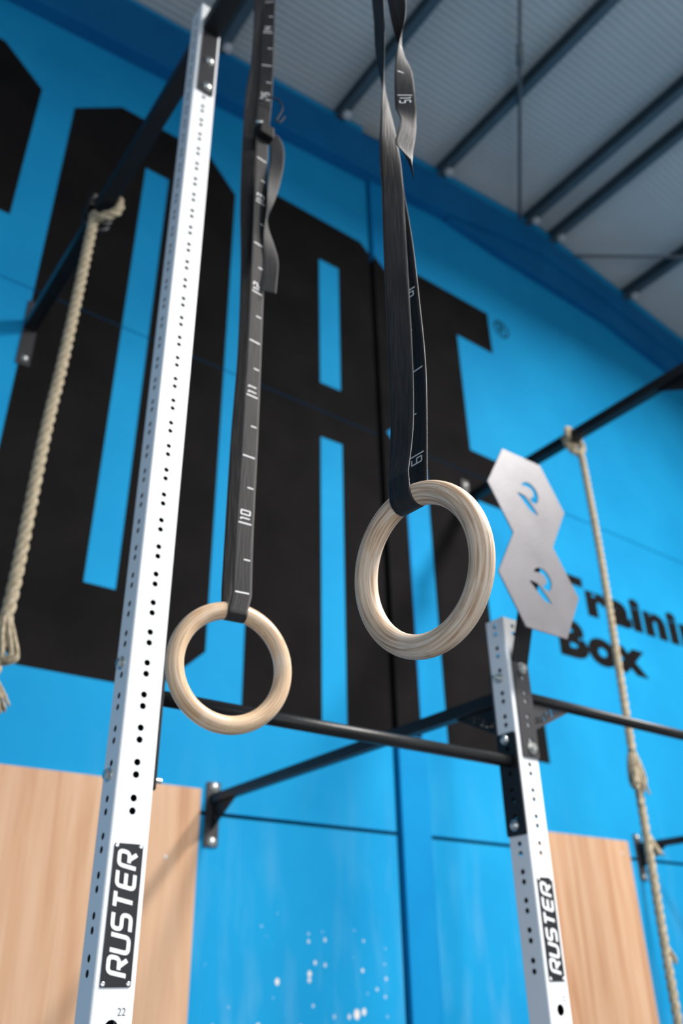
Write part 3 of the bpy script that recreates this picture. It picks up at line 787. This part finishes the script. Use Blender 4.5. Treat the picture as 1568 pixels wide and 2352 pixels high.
marks(rt_, [(rt_.s_at_z(1.66, 20), 'long', None, 1, 1)], to, 1)
bk = MB(); bk.box(.692, .7365, 1.226, 1.262, H+1.925, H+1.968); bo = bk.obj('buckle', 'dull_black', st2, bevel=.005)
MB().tube([(.686, 1.238, H+1.966), (.700, 1.228, H+1.960)], .0055, 10).obj('buckle_pin', 'zinc', bo)
cord = [Vector(q)+Vector((0, 0, H)) for q in catmull([(.695, 1.235, 2.055), (.715, 1.225, 2.075), (.742, 1.222, 2.082), (.756, 1.225, 2.066), (.750, 1.228, 2.035), (.741, 1.23, 2.005), (.752, 1.228, 2.006), (.764, 1.225, 2.035)], 8)]
MB().tube(cord, .0022, 8).obj('cord', 'dull_black', st2)

# ------------------------------------------------------------------ climbing ropes
def strands(mb, path, R=.0195, pitch=.125, seg=.012):
    pts = [Vector(p) for p in catmull(path, 12)]
    # resample evenly
    out = [pts[0]]; acc = 0
    for p, q in zip(pts, pts[1:]):
        d = (q-p).length
        if d < 1e-9: continue
        x = seg-acc
        while x <= d: out.append(p.lerp(q, x/d)); x += seg
        acc = d-(x-seg)
    t0 = (out[1]-out[0]).normalized(); ref = Vector((1, 0, 0)) if abs(t0.x) < .9 else Vector((0, 1, 0)); u = t0.cross(ref).normalized()
    fr = []
    for i, p in enumerate(out):
        t = (out[min(i+1, len(out)-1)]-out[max(0, i-1)]).normalized(); u = (u-t*u.dot(t)).normalized(); fr.append((p, u.copy(), t.cross(u)))
    for k in range(3):
        P = []
        for i, (p, u, v) in enumerate(fr):
            an = 2*PI*(i*seg/pitch+k/3); P.append(p+(u*math.cos(an)+v*math.sin(an))*R*.50)
        mb.tube(P, R*.56, 8)
    return mb
def hp(x, y, z): return (x, y, H+z)
def tuft(mb, c, d, n, ln, spread, r=.004, curl=.4):
    c = Vector(c); d = Vector(d).normalized()
    for i in range(n):
        s_ = Vector((random.uniform(-1, 1), random.uniform(-1, 1), random.uniform(-1, 1)))*spread
        p1 = c+s_*.35; p2 = c+(d*ln*.5)+s_*.9; p3 = c+d*ln*random.uniform(.7, 1.1)+s_*1.1+Vector((random.uniform(-1, 1), random.uniform(-1, 1), 0))*ln*curl*.3
        mb.tube([Vector(q) for q in catmull([p1, p2, p3], 4)], [r]*8+[r*.6], 6)
    return mb
def beam_loop(xc, y, r, gap=.0, dz=0.0, lean=0.0):
    x0, x1, z0, z1 = xc-.03-r-gap, xc+.03+r+gap, BZ0-r-gap-dz, BZ1+r+gap
    P = [(x0, z0+.02), (x0, (z0+z1)/2), (x0+.005, z1-.01), (xc, z1), (x1-.005, z1-.01), (x1, (z0+z1)/2), (x1, z0+.02), (x1-.02, z0), (xc, z0-.004), (x0+.02, z0)]
    return [hp(x, y+lean*(x-xc), z) for x, z in P]
# rope on the rear left beam
r1 = empty('climbing_rope', (.64, 2.5, H+.7), 'thick natural fibre climbing rope tied to the beam behind the tall white post', 'rope', 'climbing ropes')
mb = MB(); strands(mb, [hp(.662, 2.515, 2.800), hp(.660, 2.505, 2.70), hp(.644, 2.5, 2.068), hp(.628, 2.5, 1.674), hp(.622, 2.5, 1.179), hp(.616, 2.5, .985), hp(.612, 2.5, .90)], .0205)
mb.obj('rope', 'hemp', r1)
mb = MB(); strands(mb, [hp(.655, 2.50, 2.765), hp(.690, 2.46, 2.757), hp(.728, 2.44, 2.79), hp(.736, 2.44, 2.84), hp(.715, 2.45, 2.885), hp(.684, 2.47, 2.892)], .019)
mb.obj('hitch', 'hemp', r1)
mb = MB(); mb.tube(beam_loop(.684, 2.53, .011, .006), .011, 10, closed=True); mb.tube(beam_loop(.684, 2.555, .011, .006, .012), .011, 10, closed=True)
mb.tube([hp(.644, 2.54, 2.80), hp(.640, 2.54, 2.84), hp(.640, 2.52, 2.88), hp(.648, 2.50, 2.90)], .012, 10)
mb.obj('sling', 'black_steel', r1)
mb = MB()
for k in range(9):
    an = 2*PI*k/9; o = Vector((math.cos(an), math.sin(an), 0))
    mb.tube(catmull([Vector(hp(.614, 2.5, 1.0))+o*.014, Vector(hp(.622, 2.5, .94))+o*.030, Vector(hp(.632, 2.5, .885))+o*.036, Vector(hp(.622, 2.5, .865))+o*.018], 5), .0068, 7)
mb.obj('knot', 'hemp', r1)
mb = MB(); strands(mb, [hp(.612, 2.5, .90), hp(.608, 2.5, .84), hp(.604, 2.5, .77), hp(.596, 2.5, .60)], .021)
tuft(mb, hp(.618, 2.49, .80), (.45, -.1, -1), 12, .085, .014, .0048)
mb.obj('frayed_end', 'hemp', r1)
# rope on the right beam
r2 = empty('climbing_rope', (3.56, 2.46, H-1.2), 'natural fibre climbing rope hanging beyond the hexagon target, knotted and frayed', 'rope', 'climbing ropes')
mb = MB(); strands(mb, [hp(3.628, 2.46, 2.75), hp(3.633, 2.46, 2.5), hp(3.628, 2.46, 1.993), hp(3.597, 2.46, 1.258), hp(3.583, 2.46, .937), hp(3.576, 2.46, .639), hp(3.557, 2.46, .107), hp(3.553, 2.46, -.136), hp(3.55, 2.46, -1.1)], .0195)
mb.obj('rope', 'hemp', r2)
mb = MB()
strands(mb, beam_loop(3.592, 2.48, .018, 0, .01, .25), .018)
strands(mb, [hp(3.548, 2.50, 2.83), hp(3.562, 2.49, 2.765), hp(3.60, 2.475, 2.725), hp(3.64, 2.46, 2.735), hp(3.655, 2.46, 2.78), hp(3.640, 2.47, 2.85)], .018)
mb.obj('hitch', 'hemp', r2)
mb = MB()
for k in range(10):
    an = 2*PI*k/10; o = Vector((math.cos(an), math.sin(an), 0))
    mb.tube(catmull([Vector(hp(3.581, 2.46, .975))+o*.016, Vector(hp(3.583, 2.46, .915))+o*.030, Vector(hp(3.588, 2.46, .845))+o*.036, Vector(hp(3.584, 2.46, .815))+o*.020], 5), .0070, 7)
for z, dx, ln, nn in ((.90, -.040, .10, 12), (.86, .010, .06, 5)):
    tuft(mb, hp(3.578+dx*.5, 2.44, z), (dx*6, -.1, -1), nn, ln, .016, .0062)
mb.tube(catmull([hp(3.57, 2.45, .93), hp(3.552, 2.445, .86), hp(3.560, 2.445, .78), hp(3.553, 2.445, .735)], 6), .008, 8)
mb.obj('knot', 'hemp', r2)
for c_, d_, n_, l_, s_, q_ in (((3.585, 2.45, .60), .6, 7, .085, .012, .006), ((3.572, 2.45, .14), .7, 6, .06, .010, .005), ((3.57, 2.45, 1.0), .3, 4, .05, .012, .004)):
    mb = MB(); tuft(mb, hp(*c_), (d_, 0, -1), n_, l_, s_, q_); mb.obj('frayed_tuft', 'hemp', r2)
